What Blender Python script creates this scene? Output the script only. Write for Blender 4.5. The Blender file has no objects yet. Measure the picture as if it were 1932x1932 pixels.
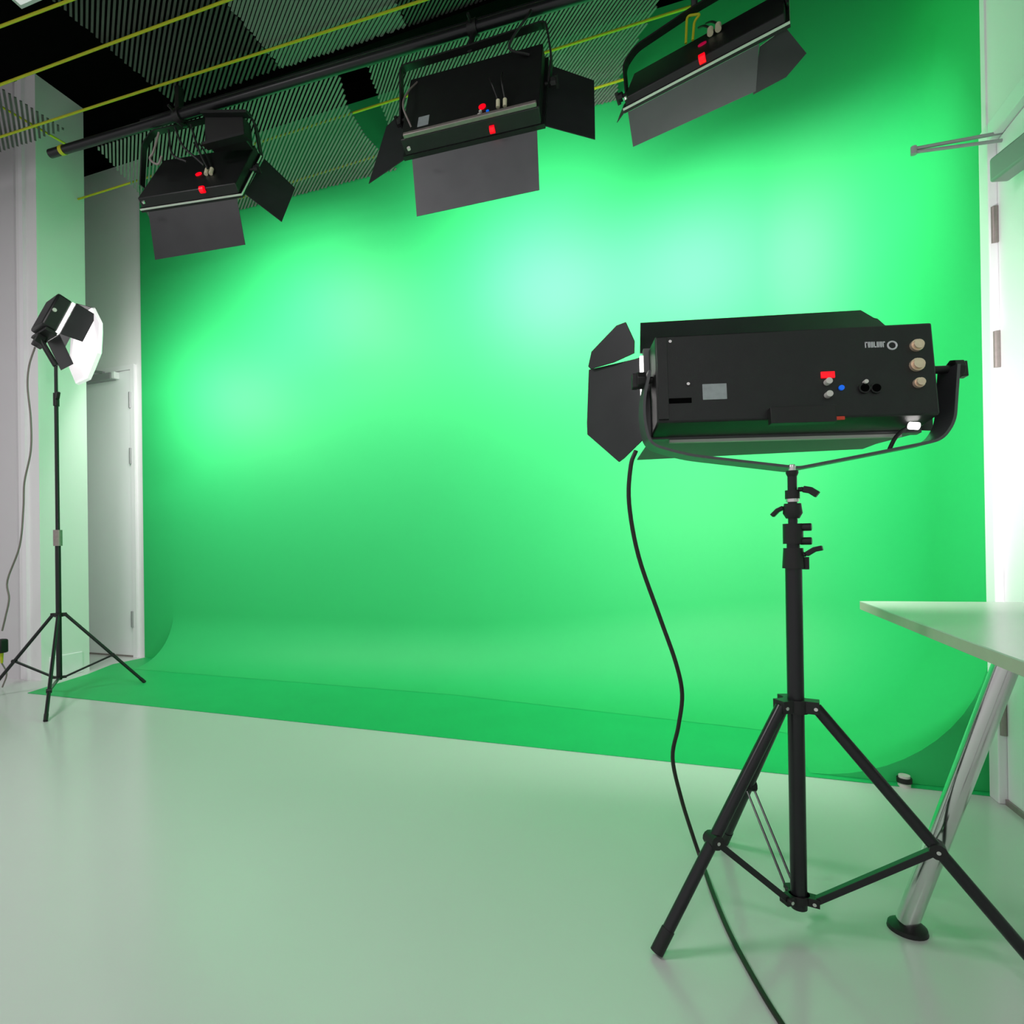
import bpy, bmesh, math, random
from mathutils import Vector, Matrix
S = bpy.context.scene
COL = S.collection
PI = math.pi
random.seed(4)

# ------------------------------------------------------------------ camera
CAMH = .95
F_PX, P_X, HZ, ROLL, YAW, PIT = 1100., 880., 1027.81, -.01394, -.34862, .003946
P_Y = HZ - F_PX * math.tan(PIT)
cam = bpy.data.cameras.new('camera'); co = bpy.data.objects.new('camera', cam); COL.objects.link(co)
cam.sensor_fit = 'HORIZONTAL'; cam.sensor_width = 36
cam.lens = F_PX / 1932 * 36
cam.shift_x = (966 - P_X) / 1932; cam.shift_y = (P_Y - 966) / 1932
cam.clip_start = .02
CM = Matrix.Rotation(-YAW, 4, 'Z') @ Matrix.Rotation(PI / 2 + PIT, 4, 'X') @ Matrix.Rotation(ROLL, 4, 'Z')
co.matrix_world = Matrix.Translation((0, 0, CAMH)) @ CM
S.camera = co
CAMP = Vector((0, 0, CAMH))

# ------------------------------------------------------------------ world, exposure
S.view_settings.view_transform = 'Standard'; S.view_settings.look = 'None'
S.view_settings.exposure = 0.0; S.view_settings.gamma = 1.0; S.view_settings.use_curve_mapping = False
w = bpy.data.worlds.new('world'); S.world = w; w.use_nodes = True
w.node_tree.nodes['Background'].inputs[0].default_value = (1, .97, .98, 1)
w.node_tree.nodes['Background'].inputs[1].default_value = .60
S.cycles.max_bounces = 8; S.cycles.diffuse_bounces = 5; S.cycles.use_denoising = True

P_OVER, P_FRONT, P_SIDE = 18.5, 29., 13.      # strengths of the fixtures

def area_lamp(name, parent, loc, size, size_y, power, direction=(0, 1, 0), color=(1, .97, .95), spread=160):
    l = bpy.data.lights.new(name, 'AREA'); l.shape = 'RECTANGLE'; l.size = size; l.size_y = size_y
    l.energy = power; l.color = color; l.spread = math.radians(spread)
    o = bpy.data.objects.new(name, l); COL.objects.link(o)
    o.parent = parent
    o.matrix_local = Matrix.Translation(loc) @ Vector((0, 0, -1)).rotation_difference(Vector(direction)).to_matrix().to_4x4()
    return o
# added unseen fill lights under the ceiling, to brighten the floor and pale walls
for (lx, ly, pw) in ((-2.9, .3, 74.), (.1, -1.4, 26.)):
    area_lamp('fill_light', None, (lx, ly, 3.6), .9, .9, pw, (0, 0, -1), (1, .95, .97), 180)

# ------------------------------------------------------------------ pixel -> point in the room
def ray(u, v):
    d = Vector((u - P_X, -(v - P_Y), -F_PX)); return (CM.to_3x3() @ d).normalized()
def atz(u, v, z): d = ray(u, v); return CAMP + d * ((z - CAMH) / d.z)
def aty(u, v, y): d = ray(u, v); return CAMP + d * (y / d.y)
def atx(u, v, x): d = ray(u, v); return CAMP + d * (x / d.x)
def atp(u, v, o, n): d = ray(u, v); return CAMP + d * ((Vector(o) - CAMP).dot(n) / d.dot(n))

# ------------------------------------------------------------------ materials
def mat(name, col, rough=.5, metal=0., noise=0., nscale=8., emit=None, es=0., bump=0., bscale=60., spec=.5):
    m = bpy.data.materials.new(name); m.use_nodes = True; nt = m.node_tree; b = nt.nodes['Principled BSDF']
    b.inputs['Base Color'].default_value = (*col, 1); b.inputs['Roughness'].default_value = rough
    b.inputs['Metallic'].default_value = metal; b.inputs['Specular IOR Level'].default_value = spec
    tc = nt.nodes.new('ShaderNodeTexCoord')
    if noise:
        n = nt.nodes.new('ShaderNodeTexNoise'); n.inputs['Scale'].default_value = nscale; n.inputs['Detail'].default_value = 4
        nt.links.new(tc.outputs['Object'], n.inputs['Vector'])
        mx = nt.nodes.new('ShaderNodeMix'); mx.data_type = 'RGBA'
        mx.inputs[6].default_value = (*[max(0, c * (1 - noise)) for c in col], 1)
        mx.inputs[7].default_value = (*[min(1, c * (1 + noise)) for c in col], 1)
        nt.links.new(n.outputs['Fac'], mx.inputs[0]); nt.links.new(mx.outputs[2], b.inputs['Base Color'])
    if bump:
        n2 = nt.nodes.new('ShaderNodeTexNoise'); n2.inputs['Scale'].default_value = bscale
        nt.links.new(tc.outputs['Object'], n2.inputs['Vector'])
        bp = nt.nodes.new('ShaderNodeBump'); bp.inputs['Strength'].default_value = bump; bp.inputs['Distance'].default_value = .01
        nt.links.new(n2.outputs['Fac'], bp.inputs['Height']); nt.links.new(bp.outputs['Normal'], b.inputs['Normal'])
    if emit:
        b.inputs['Emission Color'].default_value = (*emit, 1); b.inputs['Emission Strength'].default_value = es
    return m
M = dict(
    green=mat('chroma_green_paint', (.024, .50, .138), .57, noise=.03, nscale=3, spec=.42),
    greenfloor=mat('chroma_green_floor_paint', (.012, .48, .13), .55, noise=.08, nscale=4, spec=.4),
    floor=mat('pale_resin_floor', (.62, .635, .62), .20, noise=.035, nscale=1.2, spec=.5),
    wall=mat('white_wall_paint', (.84, .83, .84), .7, noise=.015, nscale=2),
    door=mat('white_door_paint', (.88, .88, .90), .45, noise=.01),
    frame=mat('white_frame_paint', (.88, .86, .89), .4, noise=.01),
    grey=mat('grey_panel_paint', (.66, .64, .66), .6, noise=.02),
    dark=mat('black_ceiling_paint', (.0015, .0015, .0015), .9, noise=.2, spec=.03),
    mesh=mat('grey_galvanised_mesh', (.22, .20, .205), .6, noise=.15, nscale=12),
    mesh_dark=mat('dark_weathered_mesh', (.060, .056, .056), .6, noise=.25, nscale=6),
    mesh_pale=mat('pale_grey_mesh', (.19, .185, .185), .6, noise=.1, nscale=12),
    yellow=mat('yellow_rope', (.52, .50, .01), .6, noise=.1, nscale=40),
    black=mat('black_powder_coat', (.011, .012, .012), .42, noise=.25, nscale=25, bump=.05, bscale=300, spec=.4),
    plate=mat('black_sheet_metal', (.020, .021, .023), .45, noise=.35, nscale=9, spec=.45),
    plate_grey=mat('grey_black_sheet_metal', (.055, .056, .062), .42, noise=.25, nscale=9, spec=.8),  # lighter base and stronger gloss than the black sheet metal
    tube=mat('black_anodised_tube', (.012, .012, .014), .30, noise=.1, spec=.4),
    plastic=mat('black_plastic', (.014, .014, .014), .42, noise=.1, spec=.35),
    steel=mat('bright_steel', (.75, .72, .72), .25, 1., noise=.05),
    closer=mat('grey_closer_metal', (.36, .35, .37), .4, .3, noise=.05),
    chrome=mat('brushed_chrome', (.72, .70, .71), .16, 1., noise=.04),
    brass=mat('nickel_brass_connector', (.85, .66, .50), .35, .6, noise=.2, nscale=60),
    cream=mat('cream_plug', (.75, .70, .5), .4, noise=.05),
    red=mat('red_indicator', (.8, .0, .01), .4, noise=.05, emit=(1, 0, .01), es=.9),
    reddim=mat('dim_red_indicator', (.45, .0, .05), .4, noise=.05, emit=(1, 0, .1), es=.25),
    redflat=mat('red_sticker', (.7, .05, .02), .5, noise=.05),
    blue=mat('blue_indicator', (.0, .1, .7), .4, noise=.05, emit=(0, .15, .9), es=.5),
    whitep=mat('white_print', (.62, .64, .66), .5, noise=.1, nscale=90),
    labelm=mat('silver_label', (.32, .36, .37), .35, noise=.25, nscale=50),
    knob=mat('pale_grey_knob', (.66, .64, .6), .4, noise=.05),
    tableTop=mat('white_laminate', (.62, .62, .60), .28, noise=.03),
    tableEdge=mat('beige_edge_band', (.50, .47, .40), .5, noise=.06, nscale=30),
    cord=mat('brown_black_rubber', (.014, .010, .008), .5, noise=.1),
    greycord=mat('grey_rubber_cord', (.22, .18, .17), .5, noise=.1),
    glow=mat('lit_tube_diffuser', (.9, .9, .9), .5, noise=.01, emit=(1, .95, .93), es=5.),
    diffuser=mat('lit_cloth_diffuser', (.9, .9, .9), .6, noise=.02, nscale=20, emit=(1, .93, .98), es=.42),
    silver=mat('silver_inner_flap', (.34, .36, .34), .4, .9, noise=.1),
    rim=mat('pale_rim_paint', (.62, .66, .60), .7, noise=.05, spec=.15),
    bounce_plate=mat('bounce_lightened_metal', (.085, .09, .09), .45, noise=.2, nscale=6, spec=.7),  # base lightened to stand in for green bounce light on door and frame
    hinge=mat('grey_hinge', (.32, .27, .26), .4, .5, noise=.2, nscale=60),
)

# ------------------------------------------------------------------ mesh helpers
class MB:
    def __init__(s): s.bm = bmesh.new()
    def box(s, a, b):
        a, b = Vector(a), Vector(b)
        m = Matrix.Translation((a + b) / 2) @ Matrix.Diagonal((*[max(abs(x), 1e-5) for x in (b - a)], 1))
        bmesh.ops.create_cube(s.bm, size=1, matrix=m); return s
    def obox(s, o, ex, ey, ez):                      # oriented box from a corner and three edge vectors
        o, ex, ey, ez = map(Vector, (o, ex, ey, ez))
        v = [s.bm.verts.new(o + ex * i + ey * j + ez * k) for k in (0, 1) for j in (0, 1) for i in (0, 1)]
        for f in ((0, 2, 3, 1), (4, 5, 7, 6), (0, 1, 5, 4), (2, 6, 7, 3), (0, 4, 6, 2), (1, 3, 7, 5)):
            s.bm.faces.new([v[i] for i in f])
        return s
    def slab(s, pts, off):                           # polygon given thickness
        off = Vector(off); pts = [Vector(p) for p in pts]
        a = [s.bm.verts.new(p) for p in pts]; b = [s.bm.verts.new(p + off) for p in pts]; n = len(pts)
        s.bm.faces.new(a[::-1]); s.bm.faces.new(b)
        for i in range(n): s.bm.faces.new((a[i], a[(i + 1) % n], b[(i + 1) % n], b[i]))
        return s
    def tube(s, pts, r, n=12, cap=True):
        pts = [Vector(p) for p in pts]; rs = r if isinstance(r, (list, tuple)) else [r] * len(pts)
        rings = []; ref = None
        for i, p in enumerate(pts):
            t = (pts[min(i + 1, len(pts) - 1)] - pts[max(i - 1, 0)]).normalized()
            if ref is None: ref = t.orthogonal().normalized()
            ref = (ref - t * ref.dot(t)).normalized(); q = t.cross(ref)
            rings.append([s.bm.verts.new(p + (ref * math.cos(2 * PI * k / n) + q * math.sin(2 * PI * k / n)) * rs[i]) for k in range(n)])
        for a, b in zip(rings, rings[1:]):
            for k in range(n): s.bm.faces.new((a[k], a[(k + 1) % n], b[(k + 1) % n], b[k]))
        if cap: s.bm.faces.new(rings[0][::-1]); s.bm.faces.new(rings[-1])
        return s
    def strap(s, pts, wide, w, t):                   # flat bar following pts; 'wide' is its width direction
        pts = [Vector(p) for p in pts]; wide = Vector(wide).normalized(); rings = []
        for i, p in enumerate(pts):
            d = (pts[min(i + 1, len(pts) - 1)] - pts[max(i - 1, 0)]).normalized(); n = d.cross(wide).normalized()
            rings.append([s.bm.verts.new(p + wide * a * w / 2 + n * b * t / 2) for a, b in ((1, 1), (-1, 1), (-1, -1), (1, -1))])
        for a, b in zip(rings, rings[1:]):
            for k in range(4): s.bm.faces.new((a[k], a[(k + 1) % 4], b[(k + 1) % 4], b[k]))
        s.bm.faces.new(rings[0][::-1]); s.bm.faces.new(rings[-1]); return s
    def build(s, name, m, parent=None, bevel=0., smooth=True, label=None):
        bmesh.ops.recalc_face_normals(s.bm, faces=s.bm.faces)
        me = bpy.data.meshes.new(name); s.bm.to_mesh(me); s.bm.free(); me.materials.append(m)
        if smooth:
            for p in me.polygons: p.use_smooth = True
            me.set_sharp_from_angle(angle=math.radians(35))
        o = bpy.data.objects.new(name, me); COL.objects.link(o); o.parent = parent
        if bevel:
            bv = o.modifiers.new('bevel', 'BEVEL'); bv.width = bevel; bv.segments = 2; bv.limit_method = 'ANGLE'
        if label: o['label'] = label
        return o
def tag(o, label, cat, group=None):
    o['label'] = label; o['category'] = cat
    if group: o['group'] = group
    return o
def struct(o): o['kind'] = 'structure'; return o
def thing(name, label, cat, mw=None, group=None):
    o = bpy.data.objects.new(name, None); COL.objects.link(o); o.empty_display_size = .05
    if mw is not None: o.matrix_world = mw
    return tag(o, label, cat, group)
def curve(pts, sub=8):                               # Catmull-Rom through points
    pts = [Vector(p) for p in pts]; P = [pts[0] * 2 - pts[1]] + pts + [pts[-1] * 2 - pts[-2]]; out = []
    for i in range(1, len(P) - 2):
        for k in range(sub):
            t = k / sub; a, b, c, d = P[i - 1:i + 3]
            out.append(.5 * ((2 * b) + (c - a) * t + (2 * a - 5 * b + 4 * c - d) * t * t + (3 * b - a - 3 * c + d) * t ** 3))
    out.append(pts[-1]); return out
def rounded(pts, r=.04, sub=6):                      # polyline with rounded corners
    pts = [Vector(p) for p in pts]; out = [pts[0]]
    for a, b, c in zip(pts, pts[1:], pts[2:]):
        u, v = (a - b), (c - b); k = min(r, u.length * .45, v.length * .45); p0 = b + u.normalized() * k; p1 = b + v.normalized() * k
        for i in range(sub + 1):
            t = i / sub; out.append(p0 * (1 - t) ** 2 + b * 2 * t * (1 - t) + p1 * t * t)
    out.append(pts[-1]); return out

# ------------------------------------------------------------------ room
XR, YB, YF, ZT, XL = 1.09, 3.83, 2.655, 4.28, -4.40
ZC = CAMH + 3.5
struct(MB().box((-9, -3.2, -.1), (XR + .25, YB + 1.6, 0)).build('floor', M['floor'], smooth=False))
struct(MB().slab([(-4.095, YF, .0005), (XR, YF + .01, .0005), (XR, YB, .0005), (XL, YB, .0005), (-4.41, 3.53, .0005), (-4.25, 3.19, .0005)], (0, 0, .003)).build('floor', M['greenfloor'], smooth=False))
# the curved studio wall: back wall, rounded corner, side wall, all coved to the floor
def cyc():
    bm = bmesh.new(); path = []
    rc, yend, x0 = .62, 2.70, -4.07
    nb = 30
    for i in range(nb + 1):
        t = i / nb; x = x0 + (XR - rc - x0) * t
        path.append((Vector((x, YB, 0)), Vector((0, -1, 0)), .40 + .2 * max(0, (t - .6) / .4)))
    for i in range(1, 15):
        a = PI / 2 * i / 15
        path.append((Vector((XR - rc + rc * math.sin(a), YB - rc + rc * math.cos(a), 0)), Vector((-math.sin(a), -math.cos(a), 0)), .6))
    for i in range(0, 7):
        path.append((Vector((XR, (YB - rc) + (yend - YB + rc) * i / 6, 0)), Vector((-1, 0, 0)), .6))
    cols = []
    for p, n, R in path:
        c = []
        for k in range(15):
            a = PI / 2 * k / 14
            c.append(bm.verts.new(p + n * (R - R * math.sin(a)) + Vector((0, 0, R - R * math.cos(a) + .0045))))
        for z in (.9, 1.3, 1.8, 2.3, 2.8, 3.3, 3.8, ZT): c.append(bm.verts.new(p + Vector((0, 0, z))))
        cols.append(c)
    for a, b in zip(cols, cols[1:]):
        for k in range(len(a) - 1): bm.faces.new((a[k], b[k], b[k + 1], a[k + 1]))
    for c, (p, n, R) in ((cols[0], path[0]), (cols[-1], path[-1])):          # plain ends of the cove
        b = bm.verts.new(p + Vector((0, 0, .0045)))
        for k in range(14): bm.faces.new((b, c[k], c[k + 1]))
    # flat painted wall left of the cove
    q = [bm.verts.new(v) for v in ((XL, YB, .0045), (x0, YB, .0045), (x0, YB, ZT), (XL, YB, ZT))]; bm.faces.new(q)
    m = MB(); m.bm.free(); m.bm = bm
    return struct(m.build('wall_back', M['green']))
cyc()
struct(MB().box((XL, YB + .02, 0), (XR + .12, YB + .14, ZC)).build('wall_back', M['dark'], smooth=False))
# white wall with the left door
struct(MB().box((-8.6, 3.85, 0), (XL, 3.97, CAMH + 3.44)).build('wall_left', M['wall'], smooth=False))
struct(MB().box((-8.6, 3.86, CAMH + 3.44), (XL, 3.97, ZC)).build('wall_left', M['dark'], smooth=False))
# pier: grey front, side face turned to the green
struct(MB().box((-8.6, 2.94, 0), (-4.385, 3.31, ZC)).build('wall_front', M['wall'], smooth=False))
struct(MB().box((-8.6, 2.925, 0), (-4.607, 2.94, ZC - .002)).build('trim_1', M['grey'], smooth=False))
struct(MB().box((-4.537, 2.915, 0), (-4.497, 2.94, ZC - .002)).build('trim_2', M['frame'], smooth=False))
struct(MB().box((-4.45, 3.0, .0), (-4.375, 3.25, .16)).build('baseboard_left', M['frame'], bevel=.004, smooth=False))
# right wall
struct(MB().box((XR, -3.2, 2.43), (XR + .12, 2.70, ZC)).box((XR, 2.60, 0), (XR + .12, 2.70, 2.43)).box((XR, -3.2, 0), (XR + .12, 1.5, 2.43)).build('wall_right', M['wall'], smooth=False))
struct(MB().box((XR + .004, 2.70, 0), (XR + .12, YB + .02, ZC)).build('wall_right', M['green'], smooth=False))
struct(MB().box((-8.6, -3.2, ZC), (XR + .12, YB + .14, ZC + .1)).build('ceiling', M['dark'], smooth=False))

# left door
dfx0, dfx1, dtop = -5.30, -4.535, 2.535
d = struct(MB().box((dfx0, 3.835, .012), (dfx1, 3.85, dtop)).build('door_1', M['door'], smooth=False))
fr = struct(MB().box((dfx1 + .006, 3.825, 0), (dfx1 + .05, 3.85, dtop + .05)).box((dfx0 - .05, 3.830, dtop + .008), (dfx1 + .0059, 3.85, dtop + .05)).build('trim_3', M['frame'], smooth=False))
for z in (2.27, 1.775, .335):
    MB().tube([(dfx1 + .002, 3.826, z - .07), (dfx1 + .002, 3.826, z + .07)], .013).build('hinge', M['closer'], d, label='grey hinge')
MB().box((dfx0, 3.83, 0), (dfx1, 3.836, .014)).build('threshold', M['hinge'], d, label='dark threshold strip')
c0 = aty(160, 724, 3.80); c1 = aty(222, 702, 3.80)
cl = thing('door_closer', 'small grey door closer at the top of the white door behind the left light stand', 'door closer')
MB().box((c0.x, 3.775, c0.z), (c1.x - .06, 3.833, c1.z)).build('body', M['closer'], cl, bevel=.004)
MB().box((c1.x - .055, 3.78, c0.z + .005), (c1.x - .02, 3.833, c1.z + .005)).build('end_cap', M['frame'], cl, bevel=.003, label='white end cap')
MB().strap([(c0.x + .02, 3.79, c1.z + .06), (c1.x - .16, 3.79, c1.z + .01)], (0, 1, 0), .02, .02).build('arm', M['closer'], cl)

# right door
rd = struct(MB().box((XR - .004, 1.5, .02), (XR + .04, 2.598, 2.36)).build('door_2', M['door'], smooth=False))
struct(MB().box((XR - .03, 2.60, 0), (XR, 2.668, 2.43)).box((XR - .03, 1.4, 2.365), (XR, 2.60, 2.43)).build('trim_4', M['frame'], bevel=.004, smooth=False))
struct(MB().box((XR - .006, 2.668, 0), (XR, 2.70, ZC - .01)).build('trim_5', M['wall'], smooth=False))
for z in (2.065, 1.62, .31):
    MB().tube([(XR - .012, 2.603, z - .065), (XR - .012, 2.603, z + .065)], .012).build('hinge', M['hinge'], rd, label='brown grey hinge')
MB().box((XR - .012, 1.5, 0), (XR + .02, 2.598, .02)).build('threshold', M['hinge'], rd, label='dark gap strip under the door')
rc_ = thing('door_closer', 'large grey green door closer with a long folded arm, above the right hand door', 'door closer')
s0 = atx(1862, 305, 1.0); s1 = atx(1866, 346, 1.0); dirn = Vector((.27, -.96, 0)); perp = Vector((.96, .27, 0))
MB().obox(s1, dirn * .3, perp * .06, (0, 0, s0.z - s1.z)).build('body', M['closer'], rc_, bevel=.008)
kn = atz(1724, 281, 2.36)
aa = atz(1918, 245, 2.37); bb = atz(1912, 262, 2.34)
MB().tube([kn, aa, aa + Vector((.05, -.12, 0))], .0065, 8).tube([kn + Vector((0, 0, -.012)), bb, bb + Vector((.03, -.1, -.03))], .006, 8).tube([kn + Vector((0, 0, .008)), kn + Vector((0, 0, -.02))], .010, 10).build('arm', M['closer'], rc_)
MB().obox(aa + Vector((-.0, -.03, -.02)), (.05, -.09, 0), (.03, .02, 0), (0, 0, .05)).build('bracket', M['plastic'], rc_, bevel=.003, label='black arm bracket')

# ------------------------------------------------------------------ mesh ceiling
ZM = CAMH + 2.74
def clip_bar(poly, p, d):
    ts = []
    n = len(poly)
    for i in range(n):
        a, b = poly[i], poly[(i + 1) % n]; e = (b[0] - a[0], b[1] - a[1])
        den = d[0] * e[1] - d[1] * e[0]
        if abs(den) < 1e-9: continue
        t = ((a[0] - p[0]) * e[1] - (a[1] - p[1]) * e[0]) / den
        s = ((a[0] - p[0]) * d[1] - (a[1] - p[1]) * d[0]) / den
        if 0 <= s <= 1: ts.append(t)
    ts.sort(); return ts
def mesh_panel(poly, z, ang, pitch, wd, m, label, thick=.006, cross=False):
    mb = MB(); d = (math.cos(ang), math.sin(ang)); nrm = (-d[1], d[0])
    pr = [q[0] * nrm[0] + q[1] * nrm[1] for q in poly]; k = math.floor(min(pr) / pitch) + .5
    while k * pitch < max(pr):
        ts = clip_bar(poly, (nrm[0] * k * pitch, nrm[1] * k * pitch), d)
        for a, b in zip(ts[::2], ts[1::2]):
            if b - a < .01: continue
            b += random.uniform(-.008, .010)
            o = Vector((nrm[0] * (k * pitch - wd / 2) + d[0] * a, nrm[1] * (k * pitch - wd / 2) + d[1] * a, z))
            mb.obox(o, (d[0] * (b - a), d[1] * (b - a), 0), (nrm[0] * wd, nrm[1] * wd, 0), (0, 0, thick))
        k += 1
    if cross:                                         # thin cross rods lying on the bars
        d2 = (math.cos(ang + 1.15), math.sin(ang + 1.15)); n2 = (-d2[1], d2[0]); p2 = pitch * 1.0
        pr = [q[0] * n2[0] + q[1] * n2[1] for q in poly]; k = math.floor(min(pr) / p2) + .5
        while k * p2 < max(pr):
            ts = clip_bar(poly, (n2[0] * k * p2, n2[1] * k * p2), d2)
            for a, b in zip(ts[::2], ts[1::2]):
                if b - a < .01: continue
                o = Vector((n2[0] * k * p2 + d2[0] * a, n2[1] * k * p2 + d2[1] * a, z + thick))
                mb.obox(o, (d2[0] * (b - a), d2[1] * (b - a), 0), (n2[0] * .006, n2[1] * .006, 0), (0, 0, .003))
            k += 1
    return tag(mb.build('ceiling_mesh_panel', m, smooth=False), label, 'ceiling panel')
k = 2.74; A1 = math.atan2(.594, -.804)
def R(*q): return [(a * k, b * k) for a, b in q]
mesh_panel(R((-2.4, .5), (-1.36, .5), (-1.362, .84), (-1.357, .978), (-2.4, .965)), ZM, A1, .026, .013, M['mesh_dark'], 'dark diagonal wire mesh ceiling panel in front of the white pier at far left')
mesh_panel(R((-1.055, .5), (-.767, .5), (-.767, 1.013), (-1.052, 1.013)), ZM, A1, .023, .0115, M['mesh_dark'], 'dark striped mesh ceiling panel in front of the lighting bar, above the left hanging light')
mesh_panel(R((-.765, .5), (-.45, .5), (-.478, 1.02), (-.765, 1.013)), ZM, A1, .0185, .013, M['mesh_pale'], 'pale green grey mesh ceiling panel in front of the lighting bar, left of the middle light')
mesh_panel(R((-.448, .5), (.3, .5), (.3, 1.03), (-.476, 1.02)), ZM, A1 - .1, .018, .0095, M['mesh_dark'], 'brownish dark mesh ceiling panel at the top edge, above the middle hanging light')
mesh_panel(R((-1.345, 1.05), (-.655, 1.055), (-.692, 1.153), (-.703, 1.25), (-.69, 1.394), (-1.47, 1.394)), ZM, A1 - .05, .022, .0125, M['mesh'], 'grey diagonal mesh ceiling panel between the left and middle hanging lights')
ks = 1.03
mesh_panel([(a * ks, b * ks) for a, b in R((-.588, 1.045), (.02, 1.045), (-.014, 1.13), (-.08, 1.24), (-.11, 1.31), (-.115, 1.356), (-.665, 1.356), (-.640, 1.261))], CAMH + 2.74 * ks, A1 - .2, .019, .0115, M['mesh'], 'grey mesh ceiling panel reaching the green wall behind the middle and right lights')
# added black beam standing in for the shaded gap above the bar
struct(MB().box((-3.0, 2.74 * 1.020, ZM - .02), (.5, 2.74 * 1.052, ZM + .10)).build('gap_shade_beam', M['dark'], smooth=False))
# yellow ropes
def rope(a, b, z, label, ext=(1.5, 1.5)):
    A, B = atz(*a, z), atz(*b, z); d = (B - A).normalized()
    tag(MB().tube([A - d * ext[0], A, B, B + d * ext[1]], .0072, 8).build('yellow_rope', M['yellow']), label, 'rope', 'yellow ropes under the ceiling')
zr = ZM - .02
rope((0, 50), (125, 3), zr, 'yellow ceiling rope nearest the top left corner')
rope((0, 160), (430, 0), zr, 'yellow ceiling rope crossing the black strip at left, second from the top left corner', (.5, 1.5))
rope((150, 210), (800, 0), zr, 'yellow ceiling rope starting at the top corner of the white pier', (.9, 1.5))
rope((150, 375), (1280, 20), ZM + .012, 'yellow ceiling rope passing behind the lighting bar and above the middle light', (.3, .3))
rope((555, 342), (1170, 152), ZM + .012, 'yellow ceiling rope closest to the green wall', (.9, .02))
rope((0, 200), (95, 255), zr + .03, 'short yellow rope crossing the mesh panel over the white pier', (.4, .1))

# corner of a ceiling light at the top left
cl_ = thing('ceiling_light', 'white ceiling light showing one corner at the top left', 'light')
q = [atz(41, 17, CAMH + 3.42), atz(20, -2, CAMH + 3.42), atz(20, -70, CAMH + 3.42), atz(110, -30, CAMH + 3.42), atz(84, -2, CAMH + 3.42)]
MB().slab(q, (0, 0, .06)).build('housing', M['frame'], cl_, smooth=False)
MB().slab([p * .9 + q[2] * .1 + Vector((0, 0, -.003)) for p in q], (0, 0, .003)).build('diffuser', M['diffuser'], cl_, smooth=False)

# ------------------------------------------------------------------ lighting bar
pa, pb = aty(92, 290, 2.62), aty(1064, -12, 2.62); pdir = (pb - pa).normalized(); pdir.z = 0; pdir.normalize()
zp = CAMH + 2.5; pa.x = -1.473 * 2.5
bar = thing('lighting_bar', 'long black round lighting bar crossing under the ceiling with three lights hung from it', 'lighting bar')
PB = lambda x: Vector((x, 2.56 + (x + 3.68) * .0388, zp))
MB().tube([PB(pa.x), PB(1.0)], .026, 16).build('pipe', M['tube'], bar)
MB().tube([PB(pa.x + .10) - Vector((.008, 0, 0)), PB(pa.x + .10) + Vector((.02, 0, 0))], .0285, 16).build('tape_band', M['yellow'], bar, label='yellow tape band near the left end')
MB().tube([PB(-3.0) + Vector((0, .05, .07)), PB(.9) + Vector((0, .05, .07))], .018, 10).build('cable_tube', M['tube'], bar)
for x in (-2.75, .45):
    MB().box((x - .015, PB(x).y + .06, zp + .05), (x + .015, PB(x).y + .10, ZM + .0)).build('hanger', M['plastic'], bar)
print('bar', pa, zp)

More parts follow.
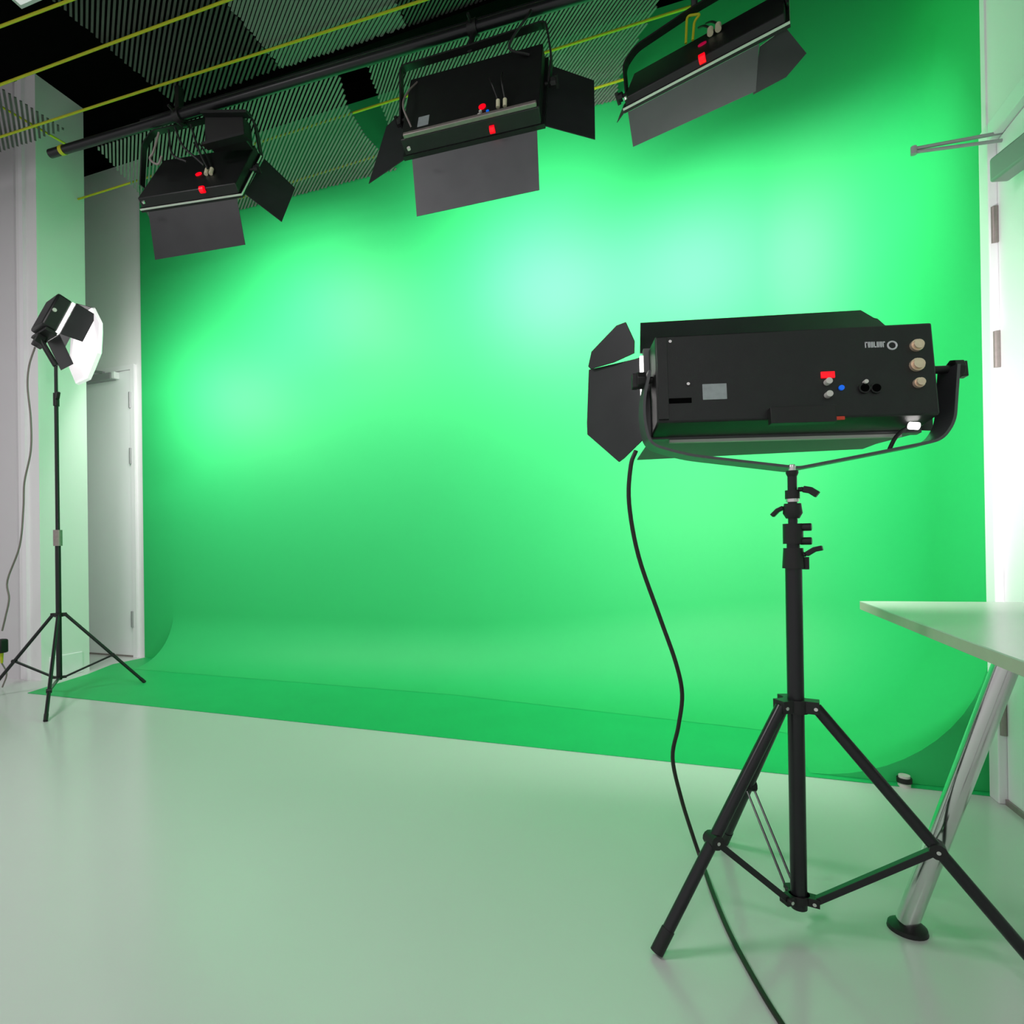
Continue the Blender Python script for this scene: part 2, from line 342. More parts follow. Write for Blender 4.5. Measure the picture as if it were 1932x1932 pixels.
# ------------------------------------------------------------------ hooded soft lights with barn doors
def RM(yaw, tilt, roll): return (Matrix.Rotation(yaw, 3, 'Z') @ Matrix.Rotation(tilt, 3, 'X') @ Matrix.Rotation(roll, 3, 'Y'))
SIDES = {'b': ((0, 1, -1), (0, 0, -1)), 't': ((0, 1, 1), (0, 0, 1)), 'l': ((-1, 1, 0), (-1, 0, 0)), 'r': ((1, 1, 0), (1, 0, 0))}
class Fixture:
    def __init__(s, name, label, pose, W, power, rim=0, spread=160):
        s.p = Vector(pose[:3]); s.R = RM(*pose[3:6]); s.W, s.H, s.D = W, pose[6], pose[7]
        s.root = thing(name, label, 'studio light', Matrix.Translation(s.p) @ s.R.to_4x4())
        W, H, D = s.W, s.H, s.D
        # body with a shallower, slightly narrower back
        mb = MB(); c = .010
        v = [mb.bm.verts.new(q) for q in [(-W/2, 0, -H/2), (W/2, 0, -H/2), (W/2, 0, H/2), (-W/2, 0, H/2), (-W/2, D - .02, -H/2 - c), (W/2, D - .02, -H/2 - c), (W/2, D - .02, H/2 + c), (-W/2, D - .02, H/2 + c)]]
        for f in ((0, 1, 2, 3), (7, 6, 5, 4), (0, 4, 5, 1), (2, 6, 7, 3), (1, 5, 6, 2), (0, 3, 7, 4)): mb.bm.faces.new([v[i] for i in f])
        mb.build('body', M['black'], s.root, bevel=.005)
        e = .014
        mb = MB()
        mb.box((-W/2 - e, D - .0212, -H/2 - e), (W/2 + e, D, -H/2 - e + .014)).box((-W/2 - e, D - .0212, H/2 + e - .014), (W/2 + e, D, H/2 + e))
        mb.box((-W/2 - e, D - .0212, -H/2 - e + .014), (-W/2 + .002, D, H/2 + e - .014)).box((W/2 - .002, D - .0212, -H/2 - e + .014), (W/2 + e, D, H/2 + e - .014))
        mb.build('front_frame', M['black'], s.root, smooth=False)
        MB().box((-W/2 + .002, D - .014, -H/2 + .002), (W/2 - .002, D - .004, H/2 - .002)).build('diffuser', M['glow'], s.root, smooth=False, label='glowing white diffuser')
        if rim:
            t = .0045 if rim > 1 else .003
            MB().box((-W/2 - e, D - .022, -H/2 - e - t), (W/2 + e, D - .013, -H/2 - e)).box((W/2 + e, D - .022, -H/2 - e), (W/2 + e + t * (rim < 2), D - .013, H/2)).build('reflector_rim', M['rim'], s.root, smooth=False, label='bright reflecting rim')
        area_lamp('light', s.root, (0, D + .004, 0), W * .94, H * .9, power, spread=spread)
    def pt(s, side, ang, u, v):
        o, out = SIDES[side]; a = math.radians(ang)
        h = Vector((1, 0, 0)) if side in 'bt' else Vector((0, 0, 1))
        return Vector((o[0] * (s.W/2 + .010), s.D + .002, o[2] * (s.H/2 + .010))) + h * u + Vector((0, 1, 0)) * (math.cos(a) * v) + Vector(out) * (math.sin(a) * v)
    def normal(s, side, ang):
        o, out = SIDES[side]; a = math.radians(ang)
        return (Vector(out) * math.cos(a) - Vector((0, 1, 0)) * math.sin(a))
    def door(s, side, ang, uv, name='barn_door', label=None, off=.0, m='plate'):
        n = s.normal(side, ang)
        pts = [s.pt(side, ang, u, v) + n * off for u, v in uv]
        d = MB().slab(pts, n * .0035).build(name, M[m], s.root, smooth=False, label=label)
        return d
    def on_back(s, u, v, y=0.):                       # pixel -> local point on the back face
        n = s.R @ Vector((0, 1, 0)); P = atp(u, v, s.p + n * y, n); return s.R.inverted() @ (P - s.p)
    def on_bottom(s, u, v):
        n = s.R @ Vector((0, 0, 1)); P = atp(u, v, s.p - n * (s.H/2 + .006), n); return s.R.inverted() @ (P - s.p)
    def loc(s, P): return s.R.inverted() @ (Vector(P) - s.p)
    def dot(s, name, u, v, r, m, h=.008, label=None, parent=None):
        c = s.on_back(u, v)
        return MB().tube([c + Vector((0, .001, 0)), c + Vector((0, -h, 0))], r, 14).build(name, M[m], parent or s.root, label=label)
    def rect(s, name, u0, v0, u1, v1, m, h=.004, label=None, bev=.001):
        a, b = s.on_back(u0, v0), s.on_back(u1, v1)
        return MB().box((min(a.x, b.x), -h, min(a.z, b.z)), (max(a.x, b.x), .001, max(a.z, b.z))).build(name, M[m], s.root, bevel=bev, label=label)
    def low(s, name, u, v, r, m, label=None):         # round indicator on the underside
        c = s.on_bottom(u, v)
        return MB().tube([c + Vector((-r * .5, 0, -.004)), c + Vector((r * .5, 0, -.004))], r * .75, 12).build(name, M[m], s.root, label=label)
    def pivot_plane(s):
        a = s.p + s.R @ Vector((-s.W/2, s.D/2, 0)); b = s.p + s.R @ Vector((s.W/2, s.D/2, 0))
        n = (b - a).cross(Vector((0, 0, 1))).normalized(); return (a + b) / 2, n
    def yoke(s, pix, w=.035, t=.006, r=.03):
        o, n = s.pivot_plane(); pts = [s.loc(atp(u, v, o, n)) for u, v in pix]
        nl = s.R.inverted() @ n
        y = MB().strap(rounded(pts, r), nl, w, t).build('yoke', M['plate_grey' if w > .05 else 'plastic'], s.root, smooth=False)
        return pts, nl
    def knob(s, sgn, r=.02, at=None):
        x = sgn * (s.W/2 + .01); z = 0 if at is None else at
        k = MB().tube([(x, s.D/2, z), (x + sgn * .045, s.D/2, z)], .008, 10).tube([(x + sgn * .028, s.D/2, z), (x + sgn * .05, s.D/2, z)], r, 8)
        k.box((x + sgn * .046, s.D/2 - r * 1.3, z - .006), (x + sgn * .06, s.D/2 + r * 1.3, z + .006))
        return k.build('pivot_knob', M['plastic'], s.root)

# --- foreground light
F = Fixture('studio_light', 'large black soft light on the foreground tripod stand, seen from behind', (.275, 1.661, 1.37, .212, -.129, .011, .235, .12), .66, P_FRONT)
F.door('b', 6, [(-.33, 0), (.33, 0), (.275, .055), (.258, .09), (-.344, .135)], label='lower barn door catching green light', m='bounce_plate')
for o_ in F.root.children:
    if o_.name.startswith('front_frame'): o_.data.materials[0] = M['bounce_plate']
F.door('t', 50, [(-.350, 0), (.33, 0), (.325, .148), (.318, .155), (.305, .214), (-.325, .208)])
F.door('l', 40, [(.118, .0), (.122, .03), (.158, .215), (-.012, .226), (-.05, .225), (-.166, .098), (-.16, .08), (-.118, .0)])
F.door('l', 40, [(.134, .022), (.136, .10), (.150, .195), (.162, .205), (.205, .19), (.245, .085), (.24, .05), (.17, .02)], 'corner_flap', off=.012)
F.door('r', 78, [(.118, .0), (.118, .05), (.05, .06), (-.118, .05), (-.118, .0)])
# gear on the back
for (u0, v0, u1, v1) in ((1714, 642, 1742, 664), (1713, 677, 1744, 702), (1720, 712, 1744, 735)):
    c0_, c1_ = F.on_back(u0, v0), F.on_back(u1, v1); cx, cz = (c0_.x + c1_.x) / 2, (c0_.z + c1_.z) / 2; r = abs(c1_.x - c0_.x) / 2
    cn = MB().tube([(cx, .001, cz), (cx, -.008, cz)], r * .95, 16).tube([(cx, -.008, cz), (cx, -.015, cz)], r * .75, 16).build('cable_gland', M['brass'], F.root, label='brass coloured cable gland')
F.rect('red_display', 1548, 702, 1575, 713, 'red', .003, 'glowing red display')
F.dot('dial', 1560, 722, .008, 'knob', .014, 'pale round dial')
F.dot('dial', 1561, 746, .008, 'knob', .014, 'pale round dial')
F.dot('indicator_lamp', 1587, 732, .0065, 'blue', .004, 'small blue lamp')
for u in (1630, 1652):
    so = F.dot('socket', u, 733, .0135, 'plastic', .005)
    c = F.on_back(u, 733); MB().tube([c + Vector((0, -.0045, 0)), c + Vector((0, -.006, 0))], .010, 14).build('socket_hole', M['dark'], so)
F.dot('socket_latch', 1631, 722, .005, 'knob', .01, 'pale socket latch')
F.rect('rating_label', 1325, 725, 1372, 753, 'labelm', .0015, 'silver rating label')
lg = MB(); rg = F.on_back(1683, 652); n = 20                       # printed round mark and short word
lg.tube([rg + Vector((math.cos(2 * PI * i / n) * .010, -.001, math.sin(2 * PI * i / n) * .010)) for i in range(n + 1)], .0022, 6)
l0, l1 = F.on_back(1631, 651), F.on_back(1670, 650)
for i in range(7):
    c = l0.lerp(l1, (i + .5) / 7); w_ = .0026; h_ = .0075
    lg.box((c.x - w_, -.0015, c.z - h_), (c.x - w_ + .002, .0005, c.z + h_))
    lg.box((c.x - w_, -.0015, c.z - h_ if i % 2 else c.z + h_ - .003), (c.x + w_, .0005, (c.z - h_ if i % 2 else c.z + h_ - .003) + .003))
    if i % 3: lg.box((c.x + w_ - .002, -.0015, c.z - h_), (c.x + w_, .0005, c.z + h_))
lg.build('printed_mark', M['whitep'], F.root, smooth=False, label='small white printed maker mark')
F.dot('screw', 1264, 645, .004, 'steel', .003, 'bright screw'); F.dot('screw', 1298, 725, .004, 'steel', .004, 'bright screw')
F.rect('side_cap', 1238, 640, 1262, 792, 'black', .006)
F.rect('vent_slot', 1262, 752, 1305, 760, 'dark', .002)
MB().box((-F.W/2 - .022, F.D - .012, -.01), (-F.W/2 - .0145, F.D - .002, .115)).box((-F.W/2 - .020, F.D - .012, -.115), (-F.W/2 - .0145, F.D - .002, -.01)).build('lamp_edge', M['glow'], F.root, smooth=False, label='glowing tube edge at the left end')
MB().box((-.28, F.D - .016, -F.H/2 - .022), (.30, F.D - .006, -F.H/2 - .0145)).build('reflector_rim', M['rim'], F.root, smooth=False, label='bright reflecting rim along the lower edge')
F.rect('mains_box', 1448, 773, 1572, 800, 'plastic', .02)
F.rect('warning_sticker', 1572, 786, 1594, 792, 'redflat', .002, 'small red sticker')
pts, nl = F.yoke([(1222, 706), (1211, 760), (1212, 800), (1222, 842), (1290, 862), (1490, 885), (1500, 885), (1640, 858), (1760, 834), (1783, 800), (1790, 695)], .075, .007, .045)
for sg, uv in ((-1, (1218, 718)), (1, (1792, 697))):
    o, n_ = F.pivot_plane(); c = F.loc(atp(*uv, o, n_)); x = sg * F.W / 2
    MB().tube([(x - sg * .004, c.y, c.z), (c.x, c.y, c.z)], .010, 12).tube([c + Vector((sg * .001, 0, 0)), c + Vector((sg * .024, 0, 0))], .024, 8).box(c + Vector((sg * .02, -.01, -.022)), c + Vector((sg * .036, .01, .018))).build('pivot_knob', M['plastic'], F.root, bevel=.002)
c = F.loc(aty(1716, 803, 1.74)); MB().tube([c, c + Vector((.02, .0, -.002))], .009, 12).build('end_lamp', M['glow'], F.root, label='glowing lamp end at the lower right corner')
MB().tube(curve([F.loc(aty(u, v, 1.77)) for u, v in ((1715, 806), (1700, 815), (1688, 828), (1678, 848))]), .005, 8).build('safety_cord', M['plastic'], F.root)

# --- three hanging lights
def hang(fx, mid, drop=True):
    """clamp between the yoke's top bar and the lighting bar"""
    m = Vector(mid)
    x = m.x
    top = PB(x)
    c = MB()
    L = fx.loc
    t = [L(top + Vector((-.022, 0, 0))), L(top + Vector((.022, 0, 0)))]
    c.tube(t, .038, 14)
    c.tube([L(top + Vector((0, 0, -.03))), L(Vector((x, (top.y + m.y) / 2, (zp - .05 + m.z) / 2))), L(m)], .014, 10)
    c.tube([L(top + Vector((0, -.03, .0))), L(top + Vector((0, -.075, .01)))], .008, 8)
    return c.build('clamp', M['plastic'], fx.root)
L2 = Fixture('studio_light', 'big square black soft light hanging in the middle of the lighting bar', (-.879, 2.5626, 3.0588, .0432, -.3389, -.0042, .4163, .0927), .66, P_OVER * 1.25, 0, 125)
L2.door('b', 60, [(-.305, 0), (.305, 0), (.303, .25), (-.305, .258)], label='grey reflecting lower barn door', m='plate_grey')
L2.door('r', 65, [(.20, 0), (.16, .225), (-.225, .235), (-.205, 0)])
L2.door('l', 80, [(.12, 0), (.14, .10), (.10, .16), (-.27, .21), (-.205, 0)])
L2.door('t', 40, [(-.3, 0), (.3, 0), (.3, .22), (-.3, .22)])
L2.dot('red_display', 910, 202, .017, 'red', .004, 'glowing red display')
L2.dot('indicator_lamp', 920, 210, .007, 'blue', .004, 'small blue lamp')
L2.dot('dial', 907, 213, .007, 'knob', .01, 'pale round dial'); L2.dot('dial', 905, 220, .008, 'knob', .012, 'pale round dial')
L2.rect('rating_label', 790, 222, 808, 235, 'labelm', .002, 'silver rating label')
for u, v, u2, v2 in ((941, 204, 926, 160), (954, 202, 950, 150)):
    a = L2.on_back(u, v); b = L2.on_back(u2, v2); 
    pl = MB().tube([a + Vector((0, -.012, -.012)), a + Vector((0, -.02, .022))], .009, 10).build('plug', M['cream'], L2.root, label='cream plug')
    MB().tube(curve([a + Vector((0, -.02, .022)), a.lerp(b, .5) + Vector((0, -.06, 0)), b + Vector((0, -.03, 0))]), .0045, 8).build('plug_lead', M['plastic'], pl)
L2.low('red_indicator', 929, 243, .022, 'red', 'red lit indicator on the underside')
L2.dot('screw', 772, 282, .008, 'knob', .01, 'pale screw')
p_, n_ = L2.yoke([(757, 238), (758, 190), (757, 130), (890, 90), (1031, 44), (1041, 110), (1036, 160)], .04, .008)
hang(L2, (lambda o, n: atp(885, 92, o, n))(*L2.pivot_plane()))
L2.knob(1, .022); L2.knob(-1, .02)
MB().box((-.31, -.02, -.208), (.32, .0, -.19)).build('lower_rail', M['hinge'], L2.root, bevel=.003, label='dull grey rail along the lower back edge')
MB().tube(curve([L2.on_back(787, 155), L2.on_back(775, 190) + Vector((0, -.04, 0)), L2.on_back(768, 220) + Vector((0, -.05, 0)), L2.on_back(776, 240)]), .0045, 8).build('power_lead', M['greycord'], L2.root)
MB().tube(curve([L2.loc(PB(-.62)), L2.loc(Vector((-.60, 2.58, zp - .1))), L2.on_back(965, 110) + Vector((0, -.05, 0)), L2.on_back(1000, 108) + Vector((0, -.01, 0))]), .006, 8).build('safety_cable', M['plastic'], L2.root)

L1 = Fixture('studio_light', 'black soft light hanging at the left end of the lighting bar', (-2.5791, 2.6359, 3.1293, .168, -.5689, -.0354, .4396, .0725), .60, P_OVER, 1, 125)
L1.door('b', 40, [(-.275, 0), (.275, 0), (.275, .235), (-.30, .25)], label='dark lower barn door')
L1.door('r', 52, [(.225, .01), (.10, .225), (-.27, .226), (-.19, .0)])
L1.door('l', 15, [(.2, 0), (.16, .12), (-.16, .12), (-.2, 0)])
L1.door('t', 40, [(-.28, 0), (.28, 0), (.28, .2), (-.28, .2)])
L1.dot('red_display', 375, 329, .019, 'red', .004, 'glowing red display')
for u, v, u2, v2 in ((392, 329, 383, 300), (401, 328, 394, 302)):
    a = L1.on_back(u, v); b = L1.on_back(u2, v2)
    pl = MB().tube([a + Vector((0, -.01, -.02)), a + Vector((0, -.018, .02))], .011, 10).build('plug', M['cream'], L1.root, label='cream plug')
    MB().tube(curve([a + Vector((0, -.018, .02)), b + Vector((0, -.03, 0)), b + Vector((-.05, -.06, .08))]), .0045, 8).build('plug_lead', M['plastic'], pl)
L1.low('red_indicator', 382, 357, .024, 'red', 'red lit indicator on the underside')
L1.dot('screw', 272, 383, .009, 'steel', .01, 'bright screw')
L1.yoke([(268, 352), (272, 275), (290, 250), (385, 228), (470, 214), (482, 235), (492, 290)], .04, .008)
hang(L1, (lambda o, n: atp(350, 236, o, n))(*L1.pivot_plane()))
L1.knob(1, .02)
o, n = L1.pivot_plane()
q4 = [L1.loc(atp(u, v, o + Vector((0, -.12, 0)), n)) for u, v in ((386, 268), (386, 218), (458, 216), (462, 262))]
MB().slab(q4, (L1.R.inverted() @ n) * -.09).build('ballast_box', M['plastic'], L1.root, bevel=.004)
for (a, b) in (((384, 216), (470, 215)), ((386, 276), (466, 256))):
    MB().strap([L1.loc(atp(*a, o + Vector((0, -.13, 0)), n)), L1.loc(atp(*b, o + Vector((0, -.13, 0)), n))], L1.R.inverted() @ Vector((0, 1, 0)), .05, .016).build('ballast_bracket', M['black'], L1.root, smooth=False)
for pp in (((300, 250), (290, 285), (283, 300), (298, 310), (305, 295)), ((330, 240), (345, 275), (372, 300), (385, 312)), ((318, 245), (325, 290), (352, 305)), ((360, 235), (368, 262), (378, 290), (392, 318))):
    MB().tube(curve([L1.loc(atp(u, v, L1.p + Vector((0, -.16, 0)), n)) for u, v in pp]), .006, 8).build('loose_cable', M['greycord' if pp[0][0] == 300 else 'plastic'], L1.root)

L3U = RM(-.3162, -.6696, -.0968) @ Vector((0, 0, .04))
L3 = Fixture('studio_light', 'black soft light hanging at the right, turned nearly edge on before green wall', (.12 + L3U.x, 2.7045 + L3U.y, 3.0693 + L3U.z, -.3162, -.6696, -.0968, .325, .0539), .64, P_OVER * .9, 2, 115)
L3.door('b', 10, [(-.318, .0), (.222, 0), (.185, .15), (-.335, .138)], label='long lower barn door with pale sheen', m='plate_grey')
L3.door('b', 10, [(.222, .01), (.317, -.008), (.375, .107), (.297, .153), (.172, .159)], off=-.012)
L3.door('l', 60, [(.11, 0), (.11, .07), (-.11, .07), (-.11, 0)])
L3.door('t', 45, [(-.3, 0), (.3, 0), (.3, .14), (-.3, .14)])
L3.dot('red_display', 1325, 84, .018, 'reddim', .004, 'dim red display')
for u, v in ((1342, 68), (1357, 60)):
    a = L3.on_back(u, v)
    pl = MB().tube([a + Vector((0, -.015, -.02)), a + Vector((0, -.022, .015))], .013, 10).build('plug', M['cream'], L3.root, label='cream plug')
    MB().tube(curve([a + Vector((0, -.022, .03)), a + Vector((-.03, -.03, .09)), a + Vector((-.06, -.02, .16))]), .005, 8).build('plug_lead', M['plastic'], pl)
L3.low('red_indicator', 1325, 110, .024, 'red', 'red lit indicator on the underside')
L3.dot('screw', 1180, 187, .010, 'steel', .01, 'bright screw')
L3.yoke([(1184, 190), (1178, 125), (1200, 92), (1310, 18), (1400, -35), (1468, -40), (1486, 12)], .04, .008)
hang(L3, (lambda o, n: atp(1310, 16, o, n))(*L3.pivot_plane()))
L3.knob(-1, .02)
o, n = L3.pivot_plane()
MB().tube(rounded([L3.loc(atp(u, v, o, n)) for u, v in ((1294, 82), (1296, 30), (1322, 26), (1310, 40), (1307, 76))], .02), .0055, 8).build('safety_strap', M['yellow'], L3.root, label='yellow green safety strap')

# ------------------------------------------------------------------ tripod stands
def stand(base, top, tips, hubz, br_low, brf, label, tubes, rl, m='tube', knobs=(), bolts=True, double=None):
    x, y, _ = base
    root = thing('tripod_stand', label, 'light stand', Matrix.Translation((x, y, 0)))
    V = lambda p: Vector(p) - Vector((x, y, 0))
    C = Vector((0, 0, 0))
    for (z0, z1, r) in tubes:
        MB().tube([(0, 0, z0), (0, 0, z1)], r, 20).build('pole', M[m], root)
    rr = tubes[0][2]
    hub = MB().tube([(0, 0, hubz - rl * 1.2), (0, 0, hubz + rl * 1.2)], rr * 1.55, 16)
    low = MB().tube([(0, 0, br_low - rl * .6), (0, 0, br_low + rl * .8)], rr * 1.35, 16)
    for i, t in enumerate(tips):
        T = V(t); h = Vector((T.x, T.y, 0)).normalized(); sd = Vector((-h.y, h.x, 0))
        a = h * (rr * 2.3) + Vector((0, 0, hubz))
        hub.obox(h * rr * .5 + sd * (-rl * 1.35) + Vector((0, 0, hubz - rl)), h * (rr * 2.2), sd * rl * 2.7, (0, 0, rl * 2.2))
        tip = T + Vector((0, 0, rl * .75))
        lg = MB().tube([a, tip], rl, 14).build('leg', M[m], root)
        dv = (tip - a).normalized()
        MB().tube([tip - dv * rl * 4, tip + dv * rl * .2], rl * 1.12, 14).build('foot_cap', M['plastic'], lg)
        p = a.lerp(tip, brf[i]); b = h * rr * 1.8 + Vector((0, 0, br_low))
        if double == i:
            for s_ in (-1, 1): MB().tube([b + sd * s_ * rl * .8, p + sd * s_ * rl * .8], rl * .22, 8).build('brace', M[m], root)
        else:
            MB().strap([b, p], sd, rl * 1.5, rl * 1.1).build('brace', M[m], root, bevel=.001, smooth=False)
        low.obox(h * rr * .4 + sd * (-rl) + Vector((0, 0, br_low - rl * .7)), h * rr * 2.0, sd * rl * 2, (0, 0, rl * 1.5))
        cl = MB().tube([p - sd * rl * 1.3, p + sd * rl * 1.3], rl * 1.25, 12).build('leg_clip', M['plastic'], root)
        if bolts:
            for q_, w_ in ((a, 1.6), (b, 1.3), (p, 1.5)):
                MB().tube([q_ - sd * rl * w_, q_ + sd * rl * w_], rl * .32, 10).build('bolt', M['steel'], root, label='bright bolt head')
    hub.build('hub', M['plastic'], root, bevel=.001); low.build('lower_hub', M['plastic'], root, bevel=.001)
    return root
bx, by = .265, 1.62
tA, tB, tC = atz(1240, 1803, 0), atz(2010, 1894, 0), atz(1366, 1593, 0)
S1 = stand((bx, by, 0), 1.12, [tA, tB, tC], .545, .075, (.56, .53, .55), 'black tripod light stand in the right foreground under the large soft light', [(.05, .90, .0185), (.86, .985, .0145), (.95, 1.118, .0105)], .0135, double=2)
Zp = lambda v: aty(1500, v, by).z
MB().tube([(0, 0, Zp(1072)), (0, 0, Zp(1034))], [.025, .022], 16).build('collar', M['plastic'], S1)
MB().tube([(0, 0, Zp(1026)), (0, 0, Zp(988))], .0225, 16).build('collar', M['plastic'], S1)
MB().tube([(0, 0, Zp(978)), (0, 0, Zp(968)), (0, 0, Zp(950))], [.015, .022, .019], 16).build('collar', M['plastic'], S1)
MB().tube([(0, 0, Zp(947)), (0, 0, Zp(941))], .0145, 16).build('ring', M['steel'], S1, label='bright steel ring')
MB().tube([(0, 0, Zp(941)), (0, 0, Zp(925))], .0165, 16).build('collar', M['plastic'], S1)
MB().tube([(0, 0, Zp(899)), (0, 0, Zp(893)), (0, 0, Zp(888))], [.0105, .014, .014], 16).build('top_collar', M['plastic'], S1)
MB().tube([(0, 0, Zp(888)), (0, 0, Zp(880)), (0, 0, Zp(876))], [.008, .0085, .006], 16).build('spigot', M['steel'], S1, label='bright spigot tip')
RV = Vector((math.cos(YAW), math.sin(YAW), 0))       # sideways as the knobs point
def wing(z0, z1, d0, d1, w=.012, par=S1):
    a, b = RV * d0 + Vector((0, 0, z0)), RV * d1 + Vector((0, 0, z1))
    MB().tube([RV * (math.copysign(.012, d0)) + Vector((0, 0, z0)), a], .006, 10).strap([a, a.lerp(b, .5) + Vector((0, 0, .004)), b], (RV.y * -1, RV.x, 0), .018, w).build('wing_knob', M['plastic'], par, bevel=.002)
wing(Zp(924), Zp(936), .024, .054, .016)
wing(Zp(957), Zp(972), -.020, -.046, .010)
wing(Zp(1046), Zp(1034), .028, .062, .012)
for v in (995, 1021):
    z = Zp(v); MB().tube([RV * .015 + Vector((0, 0, z)), RV * .040 + Vector((0, 0, z))], .0095, 12).build('lock_knob', M['plastic'], S1, bevel=.002)
MB().obox(RV * .012 + Vector((0, 0, Zp(1074))), RV * .022, (0, .012, 0), (0, 0, .03)).build('catch', M['plastic'], S1)

# left stand
sx, sy = atz(112, 1278, .115).x, atz(112, 1278, .115).y
t1, t2, t3 = atz(273, 1289, 0), atz(86, 1362, 0), atz(-28, 1316, 0)
Zl = lambda v: aty(107, v, sy).z
S2 = stand((sx, sy, 0), 2.2, [t1, t2, t3], Zl(1160), .115, (.58, .75, .57), 'tall thin black tripod light stand by the white pier at left', [(.10, Zl(1020), .0165), (Zl(1020), Zl(760), .0125), (Zl(760), Zl(690), .0105)], .0105, bolts=False)
for v0, v1, r in ((1030, 1000, .026), (766, 742, .018)):
    MB().tube([(0, 0, Zl(v0)), (0, 0, Zl(v1))], r, 14).build('collar', M['plastic' if v0 < 1000 else 'hinge'], S2)
z = Zl(752); MB().strap([RV * .015 + Vector((0, 0, z)), RV * .03 + Vector((0, 0, z)), RV * .05 + Vector((0, 0, z + .035))], (-RV.y, RV.x, 0), .02, .018).build('wing_knob', M['plastic'], S2, bevel=.003)

# left light: black box with doors behind a round lit cloth reflector
hp = Vector((sx, sy, Zl(690)))
pc = aty(97, 597, sy + .0)
SL = RM(-.30, -.40, 0.)
sl = thing('studio_light', 'small black box light with glowing white diffuser on the tall stand at left', 'studio light', Matrix.Translation(pc) @ SL.to_4x4())
W, H, D = .22, .25, .09
MB().box((-W/2, -D/2, -H/2), (W/2, D/2, H/2)).build('body', M['black'], sl, bevel=.014)
MB().box((-W/2 + .004, D/2, -H/2 + .004), (W/2 - .004, D/2 + .016, H/2 - .004)).build('lamp_glass', M['glow'], sl, label='glowing gap between body and doors')
c = D/2 + .018
def pl(name, pts, off, m='plate', label=None): return MB().slab(pts, off).build(name, M[m], sl, smooth=False, label=label)
pl('barn_door', [(W/2 + .006, c, H/2), (W/2 + .04, c + .12, H/2 - .01), (W/2 + .04, c + .12, -H/2 + .02), (W/2 + .006, c, -H/2)], (.003, 0, 0))
pl('barn_door', [(-W/2, c, H/2), (W/2, c, H/2), (W/2, c + .11, H/2 + .05), (-W/2, c + .11, H/2 + .05)], (0, 0, .003))
pl('barn_door', [(-W/2, c, -H/2), (W/2, c, -H/2), (W/2, c + .14, -H/2 - .13), (-W/2, c + .14, -H/2 - .13)], (0, 0, -.003))
pl('barn_door', [(-W/2 - .006, c, H/2), (-W/2 - .05, c + .11, H/2), (-W/2 - .05, c + .11, -H/2), (-W/2 - .006, c, -H/2)], (-.003, 0, 0))
mb = MB(); n = 8; rings = []
for r_, yy in ((.265, c + .13), (.27, c + .15), (.18, c + .185), (.05, c + .20)):
    rings.append([mb.bm.verts.new((r_ * math.cos(2 * PI * (i + .5) / n), yy, -.055 + r_ * math.sin(2 * PI * (i + .5) / n))) for i in range(n)])
for a, b in zip(rings, rings[1:]):
    for i in range(n): mb.bm.faces.new((a[i], a[(i + 1) % n], b[(i + 1) % n], b[i]))
mb.bm.faces.new(rings[-1]); mb.bm.faces.new(rings[0][::-1])
bmesh.ops.rotate(mb.bm, verts=mb.bm.verts, cent=(0, c + .15, -.055), matrix=Matrix.Rotation(.34, 3, 'X')); bmesh.ops.translate(mb.bm, verts=mb.bm.verts, vec=(0, .035, 0))
df = mb.build('diffuser', M['diffuser'], sl, smooth=False, label='glowing white octagonal cloth diffuser')
area_lamp('light', sl, (0, c + .27, -.06), .4, .4, P_SIDE)
MB().box((-W/2 - .02, -.02, -H/2 - .03), (W/2 + .02, .05, -H/2 - .008)).box((-.02, -.02, -H/2 - .09), (.02, .03, -H/2 - .02)).build('bracket', M['plastic'], sl, bevel=.003)
lb = SL.inverted() @ (hp - pc)
MB().tube([(0, 0, -H/2 - .05), lb], .018, 12).build('swivel', M['plastic'], sl)
ql = SL.inverted() @ (aty(74, 646, sy - .02) - pc)
MB().box(ql - Vector((.035, .03, .03)), ql + Vector((.035, .03, .03))).build('plug_box', M['plastic'], sl, bevel=.006)
MB().tube([Vector((W/2 + .0, -.02, .0)), Vector((W/2 + .01, -.02, .0))], .012, 12).build('switch', M['knob'], sl, label='pale switch')

# ------------------------------------------------------------------ cables
cp = [(1200, 850, 1.64), (1190, 880, 1.64), (1187, 950, 1.65), (1205, 1050, 1.68), (1245, 1165, 1.72), (1275, 1250, 1.75), (1287, 1310, 1.78), (1280, 1370, 1.80), (1269, 1430, 1.83), (1285, 1505, 1.86), (1305, 1570, 1.88)]
P = [aty(*q) for q in cp]
P[-1].z = max(P[-1].z, .03)
P += [atz(u, v, .006) for u, v in ((1322, 1620), (1345, 1685), (1375, 1757), (1420, 1842), (1475, 1932), (1560, 2050))]
tag(MB().tube(curve(P, 6), .0058, 10).build('power_cable', M['cord']), 'dark power cable hanging from the foreground soft light and running across the floor', 'cable')
yl = sy
P = [aty(u, v, yl - .02) for u, v in ((66, 655), (55, 690), (52, 730), (58, 790), (58, 850), (46, 910), (44, 960), (37, 1030), (14, 1095), (17, 1130), (10, 1165), (4, 1190))]
tag(MB().tube(curve(P, 6), .006, 8).build('power_cable', M['greycord']), 'thin grey power cable hanging beside the pier from the left box light', 'cable')
e = aty(3, 1218, yl - .02)
pg = thing('power_plug', 'black plug hanging at the left edge at the end of the grey cable', 'plug')
MB().box(e - Vector((.03, .03, .05)), e + Vector((.03, .03, .045))).build('plug_body', M['plastic'], pg, bevel=.012)
MB().tube([e - Vector((0, 0, .045)), e - Vector((0, 0, .12))], [.012, .008], 10).build('strain_relief', M['yellow'], pg, label='yellow strain relief')
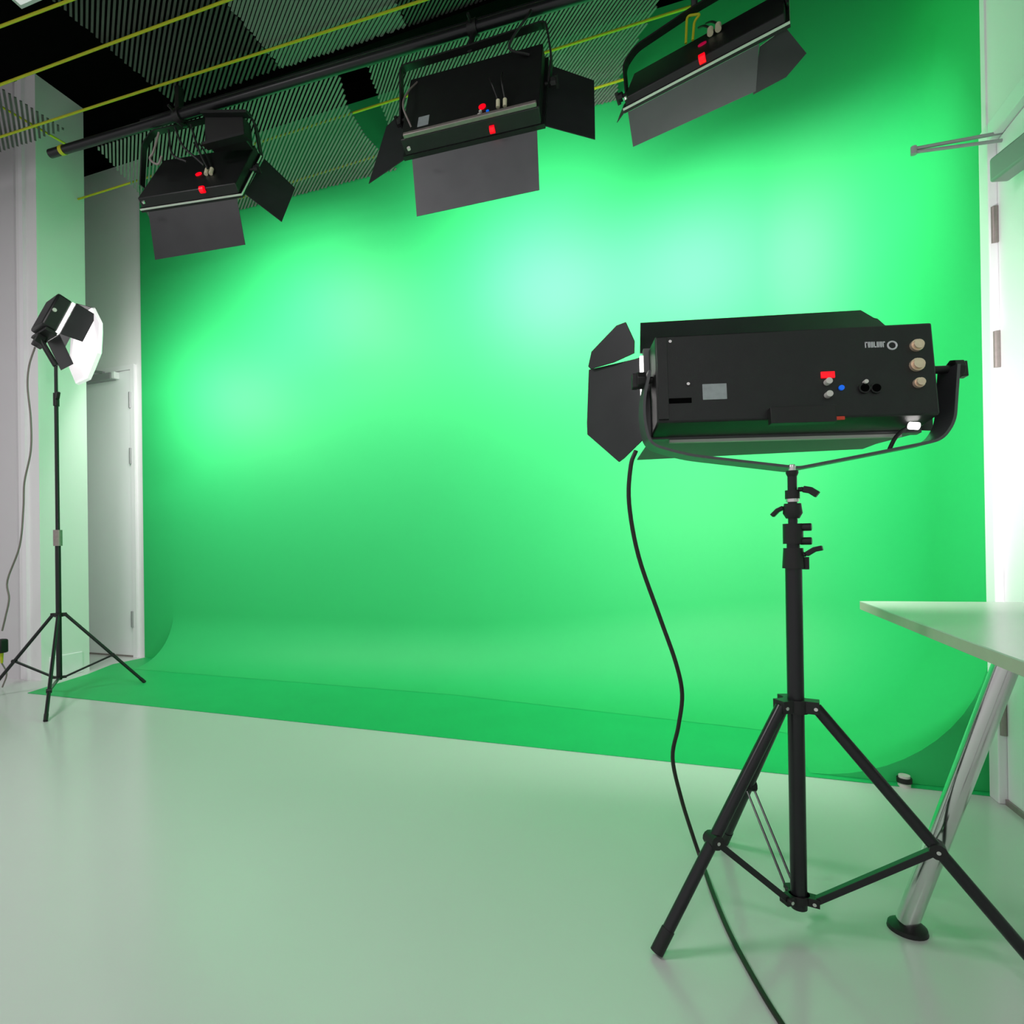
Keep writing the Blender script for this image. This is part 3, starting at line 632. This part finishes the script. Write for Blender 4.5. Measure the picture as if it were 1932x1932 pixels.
MB().tube(curve([e - Vector((0, 0, .12)), e - Vector((.0, -.03, .2)), Vector((e.x - .03, e.y + .02, .01))]), .005, 8).build('tail_cord', M['greycord'], pg)

# ------------------------------------------------------------------ table
tb = thing('table', 'pale laminate table standing at the right edge with a slanted chrome leg', 'table')
A = atz(1622, 1134, .74); B = atz(1932, 1136, .74); C_ = atz(1932, 1247, .74)
e1 = (B - A).normalized(); e2 = (C_ - A).normalized()
A.z = B.z = C_.z = 0
w_ = (XR - .035 - A.x) / e1.x
far = A + e1 * w_; near = A + e2 * 1.25; nr = Vector((far.x, near.y, 0))
poly = [A, far, nr, near]
Zt = lambda z, pp: [Vector((p.x, p.y, z)) for p in pp]
MB().slab(Zt(.737, poly), (0, 0, .003)).build('table_top', M['tableTop'], tb, smooth=False)
cen = sum(poly, Vector()) / 4
MB().slab(Zt(.712, poly), (0, 0, .025)).build('edge_band', M['tableEdge'], tb, bevel=.001, smooth=False, label='beige edge band')
def tleg(top, foot, par):
    l = MB().tube([Vector((*top, .712)), Vector((*foot, .022))], .0235, 24).build('leg', M['chrome'], par, label='chrome leg')
    MB().tube([(*foot, 0), (*foot, .010), (*foot, .022)], [.042, .040, .020], 24).build('foot', M['plastic'], l, label='black round foot')
    MB().tube([Vector((*top, .698)), Vector((*top, .712))], .045, 20).build('mounting_plate', M['plastic'], l)
f0 = atz(1712, 1746, .01); t0 = atz(1903, 1243, .69); t0 = f0 + (t0 - f0) * ((.712 - .02) / (t0.z - .02))
tleg((t0.x, t0.y), (f0.x, f0.y), tb)
tleg((.93, 1.05), (.99, .96), tb); tleg((.66, 1.06), (.58, .98), tb)

# ------------------------------------------------------------------ small thing at the wall's foot
q = atz(1701, 1478, 0)
rl = thing('tape_roll', 'small white and black tape roll on the floor by the dark green cove end', 'tape roll', Matrix.Translation((q.x, q.y - .03, 0)))
MB().tube([(0, 0, 0), (0, 0, .016)], .021, 18).build('lower_roll', M['knob'], rl, label='white roll')
MB().tube([(0, 0, .016), (0, 0, .034)], .025, 18).build('upper_roll', M['plastic'], rl, label='black roll')
MB().tube([(0, 0, .034), (0, 0, .044)], .019, 18).build('top_disc', M['knob'], rl, label='white top disc')
